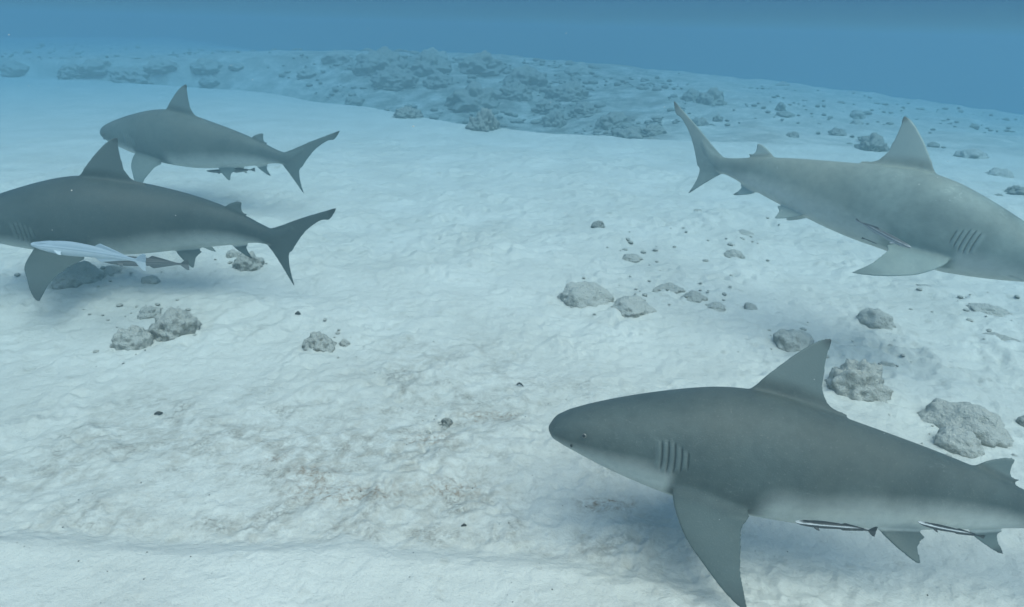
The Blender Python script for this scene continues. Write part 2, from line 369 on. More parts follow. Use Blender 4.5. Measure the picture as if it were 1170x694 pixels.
def laplace(me, co, w, it):
    e = np.empty(len(me.edges) * 2, np.int32); me.edges.foreach_get('vertices', e); e = e.reshape(-1, 2); n = len(co)
    deg = np.bincount(e[:, 0], minlength=n) + np.bincount(e[:, 1], minlength=n)
    for _ in range(it):
        s = np.zeros_like(co)
        for k in range(3):
            s[:, k] = np.bincount(e[:, 0], co[e[:, 1], k], n) + np.bincount(e[:, 1], co[e[:, 0], k], n)
        co = co + w[:, None] * (s / np.maximum(deg, 1)[:, None] - co)
    return co

# bull shark, one body length long: x from snout to tail, z up
BX = [0, .006, .02, .045, .08, .12, .165, .21, .26, .31, .36, .42, .48, .54, .60, .66, .71, .75, .78, .81, .84, .865]
BT = [-.004, .009, .022, .036, .052, .068, .084, .098, .110, .115, .113, .104, .094, .084, .073, .060, .047, .036, .031, .036, .049, .062]
BB = [-.010, -.019, -.026, -.034, -.045, -.056, -.066, -.074, -.080, -.084, -.084, -.081, -.073, -.062, -.050, -.036, -.023, -.014, -.011, .000, .022, .046]
BW = [.004, .021, .037, .052, .063, .071, .078, .083, .087, .088, .086, .080, .071, .060, .048, .036, .026, .020, .0165, .012, .008, .005]
def bt(x): return catmull(BX, BT, x)
def bb(x): return catmull(BX, BB, x)
def bw(x): return np.maximum(catmull(BX, BW, x), .002)
def shark_rho(P):
    x = np.clip(P[:, 0], 0, .865); t = bt(x); b = bb(x); zc = b + .44 * (t - b)
    dz = P[:, 2] - zc; h = np.where(dz > 0, t - zc, zc - b)
    return np.hypot(P[:, 1] / bw(x), dz / h), dz / h
DORSAL = [(.262, .075, .400, .070, .10), (.298, .113, .456, .1015, .075), (.312, .129, .428, .1125, .095), (.332, .153, .411, .134, .10), (.355, .179, .408, .160, .10), (.378, .201, .4065, .187, .10), (.395, .213, .4085, .206, .10), (.4055, .2165, .4095, .2145, .10)]
DORSAL2 = [(.630, .035, .690, .030, .12), (.646, .060, .717, .0540, .13), (.658, .069, .706, .0575, .11), (.674, .078, .7025, .066, .11), (.690, .0845, .7035, .077, .11), (.700, .0865, .7055, .0845, .11)]
ANAL = [(.645, -.010, .700, -.008, .12), (.660, -.036, .710, -.0275, .13), (.672, -.047, .705, -.035, .11), (.690, -.057, .707, -.046, .11), (.706, -.064, .715, -.058, .11), (.717, -.067, .7195, -.0655, .11)]
UPPER = [(.762, .024, .800, -.012, .25), (.785, .032, .846, -.016, .20), (.815, .046, .866, .006, .15), (.850, .064, .888, .034, .13), (.890, .085, .914, .062, .12), (.930, .104, .944, .086, .12), (.958, .117, .968, .101, .12), (.974, .1245, .990, .1075, .12), (.998, .136, 1.005, .125, .12), (1.013, .1425, 1.015, .1405, .12)]
LOWER = [(.758, .000, .860, .022, .22), (.770, -.013, .850, -.009, .17), (.788, -.032, .842, -.026, .13), (.810, -.058, .841, -.050, .12), (.832, -.085, .846, -.079, .12), (.845, -.101, .851, -.098, .12), (.853, -.1085, .855, -.1075, .12)]
PEC = [(.000, -.040, .075, -.040, .16), (.000, .000, .100, .000, .14), (.004, .022, .121, .024, .105), (.014, .046, .112, .048, .10), (.034, .078, .115, .080, .10), (.064, .110, .119, .113, .10), (.092, .139, .128, .142, .10), (.114, .158, .134, .160, .10), (.126, .166, .137, .1665, .10), (.133, .169, .137, .169, .10)]
PEL = [(-.004, -.022, .050, -.022, .16), (.000, .000, .078, .000, .13), (.010, .010, .072, .012, .10), (.022, .020, .067, .022, .11), (.038, .032, .068, .034, .11), (.052, .041, .069, .043, .11), (.062, .0465, .068, .047, .11)]
XS = np.linspace(0, 1.06, 300)
def headg(x, k1, k2):
    return k1 * sstep(.3, .7, x) + k2 * sstep(.62, .90, x)
def bend(P, k1, k2):
    t = headg(XS, k1, k2); tm = (t[1:] + t[:-1]) / 2; dx = XS[1] - XS[0]
    cx = np.concatenate([[0], np.cumsum(np.cos(tm)) * dx]); cy = np.concatenate([[0], np.cumsum(np.sin(tm)) * dx])
    x = P[:, 0]; a = headg(x, k1, k2); lo = np.minimum(x, 0)
    return np.stack([np.interp(x, XS, cx) + lo - np.sin(a) * P[:, 1], np.interp(x, XS, cy) + np.cos(a) * P[:, 1], P[:, 2]], 1)
def pec_frame(sd, dr, rows, sweep, org):
    es = np.array([0, sd * math.cos(dr), -math.sin(dr)]); ex = np.array([.99, 0, -.12]); ex /= np.linalg.norm(ex)
    ex = ex - es * ex.dot(es); ex /= np.linalg.norm(ex)
    en = np.cross(ex, es) * sd                             # towards the upper face
    out = []
    for (lx, ls, tx, ts, th) in rows:
        def rt(x, s):
            a = sweep * float(sstep(-.005, .07, s)); return x * math.cos(a) + s * math.sin(a), s * math.cos(a) - x * math.sin(a) * .6
        l = rt(lx, ls); t = rt(tx, ts); out.append((l[0], l[1], t[0], t[1], th))
    return fin(out, (org, ex, es, en), 40), en
def build_shark(q, near, label, voxel, skin, girth=1.0, slim=1.0):
    """q: x, y, z, yaw, pitch, roll, length, bend of body, bend of tail, droop and sweep of the near pectoral fin"""
    X, Y, Z, yaw, pit, rol, L, k1, k2, dr, sw = q
    xs = np.unique(np.concatenate([np.linspace(0, .05, 16) ** 1.0, np.linspace(.05, .865, 110)]))
    ph = np.linspace(0, 2 * math.pi, 72, endpoint=False)
    t, b, w = bt(xs), bb(xs), bw(xs); zc = b + .44 * (t - b)
    cs, sn = np.cos(ph), np.sin(ph)
    e = .94
    cy_ = np.sign(cs) * np.abs(cs) ** e; sz_ = np.sign(sn) * np.abs(sn) ** e
    ring = np.stack([np.repeat(xs[:, None], 72, 1), w[:, None] * cy_[None], zc[:, None] + np.where(sn[None] > 0, (t - zc)[:, None], (zc - b)[:, None]) * sz_[None]], -1)
    parts = [loft(xs, ring)]
    med = ((0, 0, 0), (1, 0, 0), (0, 0, 1), (0, 1, 0))
    for rows in (DORSAL, DORSAL2, ANAL, UPPER, LOWER): parts.append(fin(rows, med, 44))
    pn = {}
    for sd in (-1, 1):
        d_ = dr if sd == near else .12; s_ = sw if sd == near else .6
        f_, en = pec_frame(sd, d_, PEC, s_ - .668, np.array([.199, sd * .068, -.040])); parts.append(f_); pn[sd] = en
        f_, en2 = pec_frame(sd, .95, PEL, 0.0, np.array([.512, sd * .030, -.052])); parts.append(f_)
    me = fuse(parts, voxel)
    co = get_co(me); rho, dzn = shark_rho(co)
    wgt = .5 * (1 - sstep(1.05, 1.22, rho)) * sstep(.0, .03, co[:, 0]) * (1 - sstep(.74, .80, co[:, 0])) + .0
    co = laplace(me, co, np.full(len(co), .35), 2)
    co = laplace(me, co, np.maximum(wgt, .0), 14)
    me.vertices.foreach_set('co', co.astype(np.float32).ravel()); me.update()
    # finer faces where the gill slits are cut
    bm = bmesh.new(); bm.from_mesh(me)
    GX0, GX1 = .158, .232
    fs = [f for f in bm.faces if GX0 < f.calc_center_median().x < GX1 and -.045 < f.calc_center_median().z < .04 and abs(f.calc_center_median().y) > .05]
    ed = list({e_ for f in fs for e_ in f.edges})
    bmesh.ops.subdivide_edges(bm, edges=ed, cuts=3 if voxel < .0026 else 2, use_grid_fill=True)
    bm.to_mesh(me); bm.free(); me.update()
    co = get_co(me); no = get_no(me); rho, dzn = shark_rho(co)
    # gill slits: five flaps, each overlapping the next
    slit = np.zeros(len(co)); gill = np.zeros(len(co)); disp = np.zeros(len(co))
    body = (rho < 1.08) & (np.abs(co[:, 1]) > .045)
    for i in range(5):
        gx = .174 + .0097 * i - .10 * (co[:, 2] - .0) * 1.0 - 2.2 * (co[:, 2] - .0) ** 2
        top, bot = (.022, .025, .024, .020, .015)[i], (-.020, -.024, -.023, -.018, -.012)[i]
        v = sstep(bot - .004, bot + .006, co[:, 2]) * (1 - sstep(top - .006, top + .004, co[:, 2])) * body
        d = co[:, 0] - gx
        slit = np.maximum(slit, v * np.exp(-((d - .0004) / .0009) ** 2))
        disp += v * (-.0024 * np.exp(-((d - .0004) / .0013) ** 2) + .0013 * np.exp(-((d + .0045) / .0036) ** 2))
        gill = np.maximum(gill, v * np.exp(-((d + .0045) / .0050) ** 4))
    # mouth: a curved cleft under the snout
    dm = co[:, 0] - (.066 + 16 * co[:, 1] ** 2); vm = (np.abs(co[:, 1]) < .046) * (1 - sstep(-.35, -.15, dzn)) * (rho < 1.1)
    disp += -.0035 * vm * np.exp(-(dm / .0022) ** 2); slit = np.maximum(slit, .8 * vm * np.exp(-(dm / .0015) ** 2))
    co = co + no * disp[:, None]
    # markings
    zb = np.interp(co[:, 0], [0, .05, .12, .2, .3, .4, .5, .6, .68, .76, .82, 1], [-.020, -.022, -.024, -.026, -.036, -.034, -.018, -.006, .000, -.006, -.03, -.2])
    bd = np.interp(co[:, 0], [0, .1, .3, .5, .7, 1], [.012, .022, .042, .042, .024, .014])
    bel = 1 - sstep(-1, 1, (co[:, 2] - zb) / bd)
    bel = bel * (1 - .9 * sstep(.185, .205, co[:, 0]) * (1 - sstep(.315, .36, co[:, 0])) * sstep(-.088, -.066, co[:, 2]) * sstep(.035, .05, np.abs(co[:, 1])))
    pz = ((co[:, 0] > .49) & (co[:, 0] < .615) & (co[:, 2] < -.02)); finz = np.where(pz, sstep(1.01, 1.12, rho), sstep(1.10, 1.30, rho))
    lowface = np.zeros(len(co))
    for sd in (-1, 1):
        s_ = co[:, 1] * sd > 0; lowface[s_] = sstep(-.1, -.5, (no @ pn[sd])[s_])
    paired = ((co[:, 0] < .36) | ((co[:, 0] > .49) & (co[:, 0] < .615))) & (co[:, 2] < -.02)
    bel = bel * (1 - finz) + finz * paired * lowface * .8
    tip = np.zeros(len(co))
    for (cx, cz, rad) in ((.407, .216, .02), (1.01, .142, .04), (.854, -.108, .03), (.716, -.066, .02)):
        tip = np.maximum(tip, (1 - sstep(0, rad, np.hypot(co[:, 0] - cx, co[:, 2] - cz))) * (np.abs(co[:, 1]) < .012))
    tip = np.maximum(tip, finz * paired * sstep(.11, .19, np.hypot(np.abs(co[:, 1]) - .07, co[:, 2] + .04)) * .7)
    fattr(me, 'rest', co, 'FLOAT_VECTOR'); fattr(me, 'belly', bel); fattr(me, 'tip', tip); fattr(me, 'fin', np.where(co[:, 0] > .70, finz * (1 - sstep(.70, .75, co[:, 0])) + .55 * sstep(.74, .88, co[:, 0]), finz * np.where(paired, .4, 1.0)) * (1 - tip)); fattr(me, 'gill', gill); fattr(me, 'slit', slit)
    co = co * np.array([1, girth, 1]); co[:, 2] = np.where(co[:, 2] < 0, co[:, 2] * (1 - (1 - slim) * sstep(.2, .35, co[:, 0])), co[:, 2]); W = (bend(co, k1, k2) - np.array([.4, 0, 0])) * L
    me.vertices.foreach_set('co', W.astype(np.float32).ravel()); me.update()
    me.polygons.foreach_set('use_smooth', np.ones(len(me.polygons), bool)); me.materials.clear(); me.materials.append(skin); me.name = 'body'
    root = bpy.data.objects.new('bull_shark', None); COL.objects.link(root); root.empty_display_size = .3
    Rm = Matrix.Rotation(yaw, 4, 'Z') @ Matrix.Rotation(pit, 4, 'Y') @ Matrix.Rotation(rol, 4, 'X')
    root.matrix_world = Matrix.Translation((X, Y, Z)) @ Rm
    bo = bpy.data.objects.new('body', me); COL.objects.link(bo); bo.parent = root
    for sd in (-1, 1):                                       # eyes and nostrils
        for nm, (px, pz, rad, mt, fl) in {'eye': (.056, .004, .0040, EYE, .5), 'nostril': (.040, -.0190, .0042, DARK, .35)}.items():
            tt, bb_, ww = float(bt(px)), float(bb(px)), float(bw(px)); zc_ = bb_ + .44 * (tt - bb_)
            hh = (tt - zc_) if pz > zc_ else (zc_ - bb_)
            yy = ww * math.sqrt(max(0, 1 - ((pz - zc_) / hh) ** 2)) * sd
            nrm = Vector((-.5, yy / ww ** 2, (pz - zc_) / hh ** 2)); nrm = Vector((-.25 * abs(nrm.y), nrm.y, nrm.z)).normalized()
            bm = bmesh.new(); bmesh.ops.create_uvsphere(bm, u_segments=20, v_segments=12, radius=rad * L)
            for v in bm.verts: v.co.z *= fl; v.co.y *= (1.0 if nm == 'eye' else .45)
            e_me = bpy.data.meshes.new(nm); bm.to_mesh(e_me); bm.free(); e_me.polygons.foreach_set('use_smooth', np.ones(len(e_me.polygons), bool))
            e_me.materials.append(mt); eo = bpy.data.objects.new(nm, e_me); COL.objects.link(eo); eo.parent = root
            c = (bend(np.array([[px, yy, pz]]), k1, k2)[0] - np.array([.4, 0, 0])) * L
            eo.matrix_local = Matrix.Translation(c) @ nrm.to_track_quat('Z', 'X').to_matrix().to_4x4()
    tag(root, label, 'shark', 'bull sharks')
    return root
def mat_eye():
    m = NT('eye'); sx = m.n('ShaderNodeSeparateXYZ'); m.l(m.n('ShaderNodeTexCoord').outputs['Object'], sx.inputs[0])
    d = m.math('SQRT', m.math('ADD', m.math('MULTIPLY', sx.outputs[0], sx.outputs[0]), m.math('MULTIPLY', sx.outputs[1], sx.outputs[1])))
    m.l(m.mix(m.ramp(d, .0040, .0052).outputs[0], (.01, .01, .01, 1), (.12, .125, .115, 1)), m.b.inputs['Base Color']); m.b.inputs['Roughness'].default_value = .2; return m.mat
EYE = mat_eye()
DARK = mat_plain('dark_cavity', (.02, .02, .02, 1), .8)

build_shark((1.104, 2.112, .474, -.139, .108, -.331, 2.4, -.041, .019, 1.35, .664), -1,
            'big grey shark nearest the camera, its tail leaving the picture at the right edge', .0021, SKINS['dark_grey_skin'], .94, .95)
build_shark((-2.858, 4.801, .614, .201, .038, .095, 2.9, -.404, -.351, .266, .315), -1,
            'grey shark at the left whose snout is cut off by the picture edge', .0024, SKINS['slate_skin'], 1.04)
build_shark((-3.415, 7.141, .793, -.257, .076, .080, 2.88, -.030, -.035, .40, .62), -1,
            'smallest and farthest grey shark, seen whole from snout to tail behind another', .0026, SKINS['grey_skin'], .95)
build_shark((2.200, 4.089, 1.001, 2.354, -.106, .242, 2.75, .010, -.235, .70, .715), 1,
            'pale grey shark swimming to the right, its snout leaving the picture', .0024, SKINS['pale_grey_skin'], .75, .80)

# ------------------------------------------------------------------ remoras
def build_remora(head, tail, mat, label, curve=0.0, rolla=0.0, deep=1.0, fan=1.0):
    xs = np.linspace(0, .93, 60)
    kx = [0, .01, .05, .12, .2, .32, .45, .6, .75, .86, .93]
    wy = catmull(kx, [.004, .016, .032, .042, .046, .046, .040, .030, .018, .010, .006], xs)
    hz = catmull(kx, [.003, .009, .018, .031, .042, .050, .046, .036, .022, .013, .012], xs) * deep
    zc = catmull(kx, [.010, .008, .002, -.003, -.004, -.004, -.002, 0, 0, 0, 0], xs)
    ph = np.linspace(0, 2 * math.pi, 32, endpoint=False)
    ring = np.stack([np.repeat(xs[:, None], 32, 1), wy[:, None] * np.cos(ph)[None], zc[:, None] + hz[:, None] * np.sin(ph)[None]], -1)
    med = ((0, 0, 0), (1, 0, 0), (0, 0, 1), (0, 1, 0))
    f = fan; d = deep
    parts = [loft(xs, ring),
             fin([(.86, 0, .988, 0, .12), (.89, .010, .990, .010, .10), (.915, .025 * f, .993, .025 * f, .10), (.945, .045 * f, .990, .042 * f, .1), (.965, .056 * f, .998, .054 * f, .1)], med, 20, 10, .0042),
             fin([(.86, 0, .988, 0, .12), (.89, -.010, .990, -.010, .10), (.915, -.025 * f, .993, -.025 * f, .10), (.945, -.045 * f, .990, -.042 * f, .1), (.965, -.056 * f, .998, -.054 * f, .1)], med, 20, 10, .0042),
             fin([(.52, .02 * d, .84, .004, .05), (.55, .042 * d, .84, .018, .05), (.585, .062 * d, .82, .025, .05), (.60, .066 * d, .66, .052 * d, .06)], med, 16, 10, .0042),
             fin([(.52, -.02 * d, .84, -.004, .05), (.55, -.042 * d, .84, -.018, .05), (.585, -.062 * d, .82, -.025, .05), (.60, -.066 * d, .66, -.052 * d, .06)], med, 16, 10, .0042)]
    for sd in (-1, 1):
        es = np.array([.35, sd * .55, -.62]); es /= np.linalg.norm(es); ex = np.array([1, 0, 0.]) - es * es[0]; ex /= np.linalg.norm(ex)
        parts.append(fin([(0, -.02, .05, -.02, .12), (.005, .02, .06, .02, .1), (.02, .05, .062, .05, .1), (.045, .075, .06, .076, .1)], ((.21, sd * .035, -.012), ex, es, np.cross(ex, es)), 16, 10, .0042))
    # sucking disc on the crown of the head
    t = np.linspace(0, 1, 14); dx = .015 + .17 * t; dw = .034 * np.sqrt(np.maximum(1e-3, 1 - (2 * t - 1) ** 2)) + .002
    zt = np.interp(dx, xs, zc + hz)
    rg = np.stack([np.repeat(dx[:, None], 12, 1), dw[:, None] * np.cos(np.linspace(0, 2 * math.pi, 12, endpoint=False))[None], (zt - .006)[:, None] + .010 * np.sin(np.linspace(0, 2 * math.pi, 12, endpoint=False))[None]], -1)
    parts.append(loft(t, rg))
    me = fuse(parts, .0042)
    co = get_co(me); co = laplace(me, co, np.full(len(co), .4), 3)
    fattr(me, 'rest', co, 'FLOAT_VECTOR')
    head = np.asarray(head, float); tail = np.asarray(tail, float); L = float(np.linalg.norm(tail - head))
    w = co.copy(); w[:, 2] += curve * (4 * (co[:, 0] - .5) ** 2 - 1)
    me.vertices.foreach_set('co', (w * L).astype(np.float32).ravel()); me.update()
    me.polygons.foreach_set('use_smooth', np.ones(len(me.polygons), bool)); me.materials.clear(); me.materials.append(mat); me.name = 'remora'
    X = Vector((tail - head) / L); Zv = Vector((0, 0, 1)); Yv = Zv.cross(X).normalized(); Zv = X.cross(Yv)
    o = bpy.data.objects.new('remora', me); COL.objects.link(o)
    o.matrix_world = Matrix.Translation(head) @ Matrix(((X.x, Yv.x, Zv.x, 0), (X.y, Yv.y, Zv.y, 0), (X.z, Yv.z, Zv.z, 0), (0, 0, 0, 1))) @ Matrix.Rotation(rolla, 4, 'X')
    tag(o, label, 'fish', 'remoras swimming with the sharks')
    return o
STRIPED = mat_remora('striped_remora', (.025, .025, .027, 1), (.50, .52, .52, 1), (.06, .06, .06, 1))
PALE = mat_remora('pale_remora', (.30, .36, .41, 1), (.44, .50, .55, 1), (.50, .55, .58, 1))
GREYR = mat_remora('grey_remora', (.07, .072, .072, 1), (.13, .13, .13, 1), (.16, .16, .16, 1))
MIDR = mat_remora('silver_remora', (.10, .105, .11, 1), (.30, .31, .32, 1), (.34, .35, .36, 1))
build_remora(at(908, 597, 2.30), at(1002, 608, 2.28), STRIPED, 'striped remora with a round dark tail, before the nearest shark pelvic fin', -.02, .0, .9, 1.4)
build_remora(at(1048, 597, 2.34), at(1126, 614, 2.34), STRIPED, 'dark striped remora between the pelvic and anal fins of the nearest shark', .0, .0, .8, .6)
build_remora(at(35, 280, 4.25), at(168, 301, 4.32), PALE, 'pale bluish white remora across the pectoral fin of the left shark', -.03, 0, 1.35, 1.5)
build_remora(at(112, 297, 4.41), at(217, 303, 4.48), GREYR, 'dark grey remora just behind the tail of the white one', -.01, 0, 1.2, 1.2)
build_remora(at(236, 196, 7.14), at(292, 194, 7.14), GREYR, 'tiny dark remora under the belly of the farthest shark', 0, 0, .8, .7)
build_remora(at(1041, 284, 3.54), at(977, 251, 3.85), MIDR, 'slender silver remora lying along the pectoral fin of the right-hand shark', .0, 0, .9, .5)
build_remora(at(1030, 286, 3.98), at(984, 272, 4.09), GREYR, 'thin dark remora peeking out below the silver one by a pectoral fin', 0, 0, .7, .5)

# ------------------------------------------------------------------ rocks
def ico(sub):
    bm = bmesh.new(); bmesh.ops.create_icosphere(bm, subdivisions=sub, radius=1)
    V = np.array([v.co[:] for v in bm.verts]); F = np.array([[v.index for v in f.verts] for f in bm.faces]); bm.free(); return V, F
ICO = {s: ico(s) for s in (1, 2, 3, 4, 5, 6)}
def rock_verts(sub, seed, knob=.5, flat=.6):
    V, F = ICO[sub]; V = V.copy(); rs = np.random.RandomState(seed); off = rs.uniform(-50, 50, 3)
    r = 1 + .20 * perlin(V * 1.2 + off, seed) + .12 * perlin(V * 2.6 + off, seed + 1)
    r += knob * (.22 * (.55 - worley(V * 2.2 + off, seed + 2)) + .12 * (.5 - worley(V * 5 + off, seed + 3)) + .05 * perlin(V * 11 + off, seed + 4))
    r += .5 * knob * (.20 * (.5 - worley(V * 3.3 + off, seed + 8)) + .11 * (.5 - worley(V * 7 + off, seed + 9))) - knob * .13 * sstep(.34, .12, worley(V * 2.9 + off + 9, seed + 10))
    if sub >= 5: r += knob * (.035 * (.5 - worley(V * 11 + off, seed + 6)) + .022 * perlin(V * 24 + off, seed + 5))
    W = V * r[:, None]; W[:, 0] *= rs.uniform(.95, 1.15)
    W[:, 2] = np.where(W[:, 2] < 0, W[:, 2] * .6, W[:, 2])
    W[:, :2] /= np.abs(W[:, :2]).max(0); W[:, 2] /= np.percentile(W[:, 2], 97)
    return W, F
NR = [0]
def rock(px, py, w, h, label, mat=None, sub=4, knob=.5, name='coral_rock', group=None, rz=None, asp=.8, sink=.2):
    """px, py: middle of the rock in the photograph; w, h: its size there"""
    NR[0] += 1; rs = random.Random(NR[0] * 31)
    g, dep = ground_at(px, py + .22 * h); k = dep / FPX
    d = ray(px, py); dp = math.atan2(-d[2], math.hypot(d[0], d[1]))
    wm = w * k; hm = h * k; dpth = min(asp * wm, hm * .75 / max(math.sin(dp), .12))
    H = max(.28 * min(wm, dpth), min((hm - .55 * dpth * math.sin(dp)) / math.cos(dp), .52 * wm))
    V, F = rock_verts(sub, NR[0] * 13 + 5, knob)
    a = math.atan2(d[0], d[1])
    V = V * np.array([wm / 2, dpth / 2, H * (1 + .4 * sink)]); V[:, 2] -= sink * H
    o = mesh_obj(name, V, F, mat or ROCK); o.location = (float(g[0]), float(g[1]), float(terrain(g[:1], g[1:2], False)[0])); o.rotation_euler = (0, 0, -a + (rz if rz is not None else rs.uniform(-.15, .15)))
    tag(o, label, 'rock', group); return o

G1, G2, G3 = 'rocks on the near sand', 'rocks on the sand right of the middle', 'reef rocks at the back'
# left, near
rock(202, 371, 62, 50, 'large knobbly coral rock on the sand below the left shark', sub=5, knob=1.0, group=G1)
rock(153, 387, 46, 36, 'low pitted coral rock left of and touching the large knobbly one', ROCKPALE, 5, 1.2, group=G1)
rock(172, 357, 30, 15, 'small sand-covered lump behind the large knobbly coral rock', ROCKPALE, 5, 1.0, group=G1)
rock(365, 392, 42, 36, 'upright knobbly coral rock standing alone below the left shark tail', sub=5, knob=1.1, group=G1)
rock(394, 393, 16, 12, 'small round knob at the right foot of the upright coral rock', sub=5, knob=.9, group=G1)
rock(92, 317, 62, 32, 'dark boulder half hidden by the left shark pectoral fin and white remora', sub=5, knob=.6, group=G1)
rock(128, 312, 40, 16, 'low dark stone beside the boulder behind the white remora', sub=5, knob=.8, group=G1)
rock(172, 321, 22, 12, 'small dark stone on the sand below the dark grey remora tail', sub=4, group=G1)
rock(284, 301, 36, 24, 'brown knobbly stone just below the left shark anal fin', sub=5, knob=1.0, group=G1)
rock(268, 292, 20, 12, 'small pale stone between pelvic and anal fins of the left shark', ROCKPALE, 4, 1.0, group=G1)
rock(510, 482, 16, 11, 'little dark stone alone in the middle of the stained sand', REEF, 4, 1.0, group=G1)
# middle and right
rock(683, 258, 19, 17, 'small dark pointed stone standing above the middle of the picture', REEF, 5, .9, group=G2)
rock(709, 272, 11, 7, 'tiny stone right of the small pointed stone', REEF, 4, group=G2)
rock(722, 294, 26, 9, 'low flat stone below the tiny stone near the picture middle', ROCK, 4, group=G2)
rock(668, 338, 66, 32, 'rounded sandy rock, left one of the touching pair in mid picture', ROCKPALE, 5, .6, group=G2)
rock(722, 351, 60, 25, 'flatter sandy rock, right one of the touching pair in mid picture', ROCKPALE, 5, .6, group=G2)
rock(764, 331, 40, 15, 'dark flat stone up and right of the touching pair', ROCK, 5, .8, group=G2)
rock(793, 341, 34, 16, 'dark stone in the middle of the short row of three flat stones', ROCK, 5, .8, group=G2)
rock(818, 351, 32, 13, 'pale end stone of the short row, nearest the near shark dorsal fin', ROCKPALE, 5, .7, group=G2)
rock(857, 352, 18, 11, 'small stone standing apart right of the row of flat stones', ROCK, 4, group=G2)
rock(838, 291, 26, 12, 'flat grey stone left below the right shark pectoral fin tip', ROCK, 4, .6, group=G2)
rock(850, 267, 26, 7, 'thin flat stone on the sand under the right shark tail', ROCK, 4, .6, group=G2)
rock(797, 241, 12, 5, 'tiny flat stone below the right shark lower tail lobe', ROCK, 3, group=G2)
rock(999, 367, 50, 28, 'smooth round sandy boulder alone at right under the right-hand shark', ROCKPALE, 5, .35, group=G2)
rock(905, 390, 50, 28, 'round pitted rock partly behind the tip of the near dorsal fin', ROCKPALE, 5, .6, group=G2)
rock(978, 437, 74, 54, 'wide pitted coral rock just right of the near shark dorsal fin', ROCKPALE, 5, 1.3, group=G2)
rock(1014, 419, 26, 12, 'small dark branch of rock at the top right of the wide pitted one', ROCK, 5, 1.0, group=G2)
rock(1102, 480, 96, 46, 'big flat-topped sandy rock at right above the near shark second dorsal fin', ROCKPALE, 5, .7, group=G2)
rock(1092, 506, 58, 34, 'rounded sandy rock in front of the big flat-topped one', ROCKPALE, 5, .6, group=G2)
rock(1172, 478, 22, 34, 'rock cut by the right picture edge beside the flat-topped rock', ROCK, 5, .8, group=G2)
rock(1058, 330, 50, 9, 'low sand-buried stone under the right shark belly', ROCKPALE, 5, .5, group=G2)
rock(1130, 354, 54, 12, 'long low buried stone near the right edge, under the right shark head', ROCKPALE, 5, .6, group=G2)
rock(1138, 374, 18, 6, 'tiny pebble-like stone between two low stones near the right edge', ROCK, 4, group=G2)
rock(1145, 387, 44, 9, 'low grey stone with a tail of sand at the right edge', ROCK, 5, .6, group=G2)
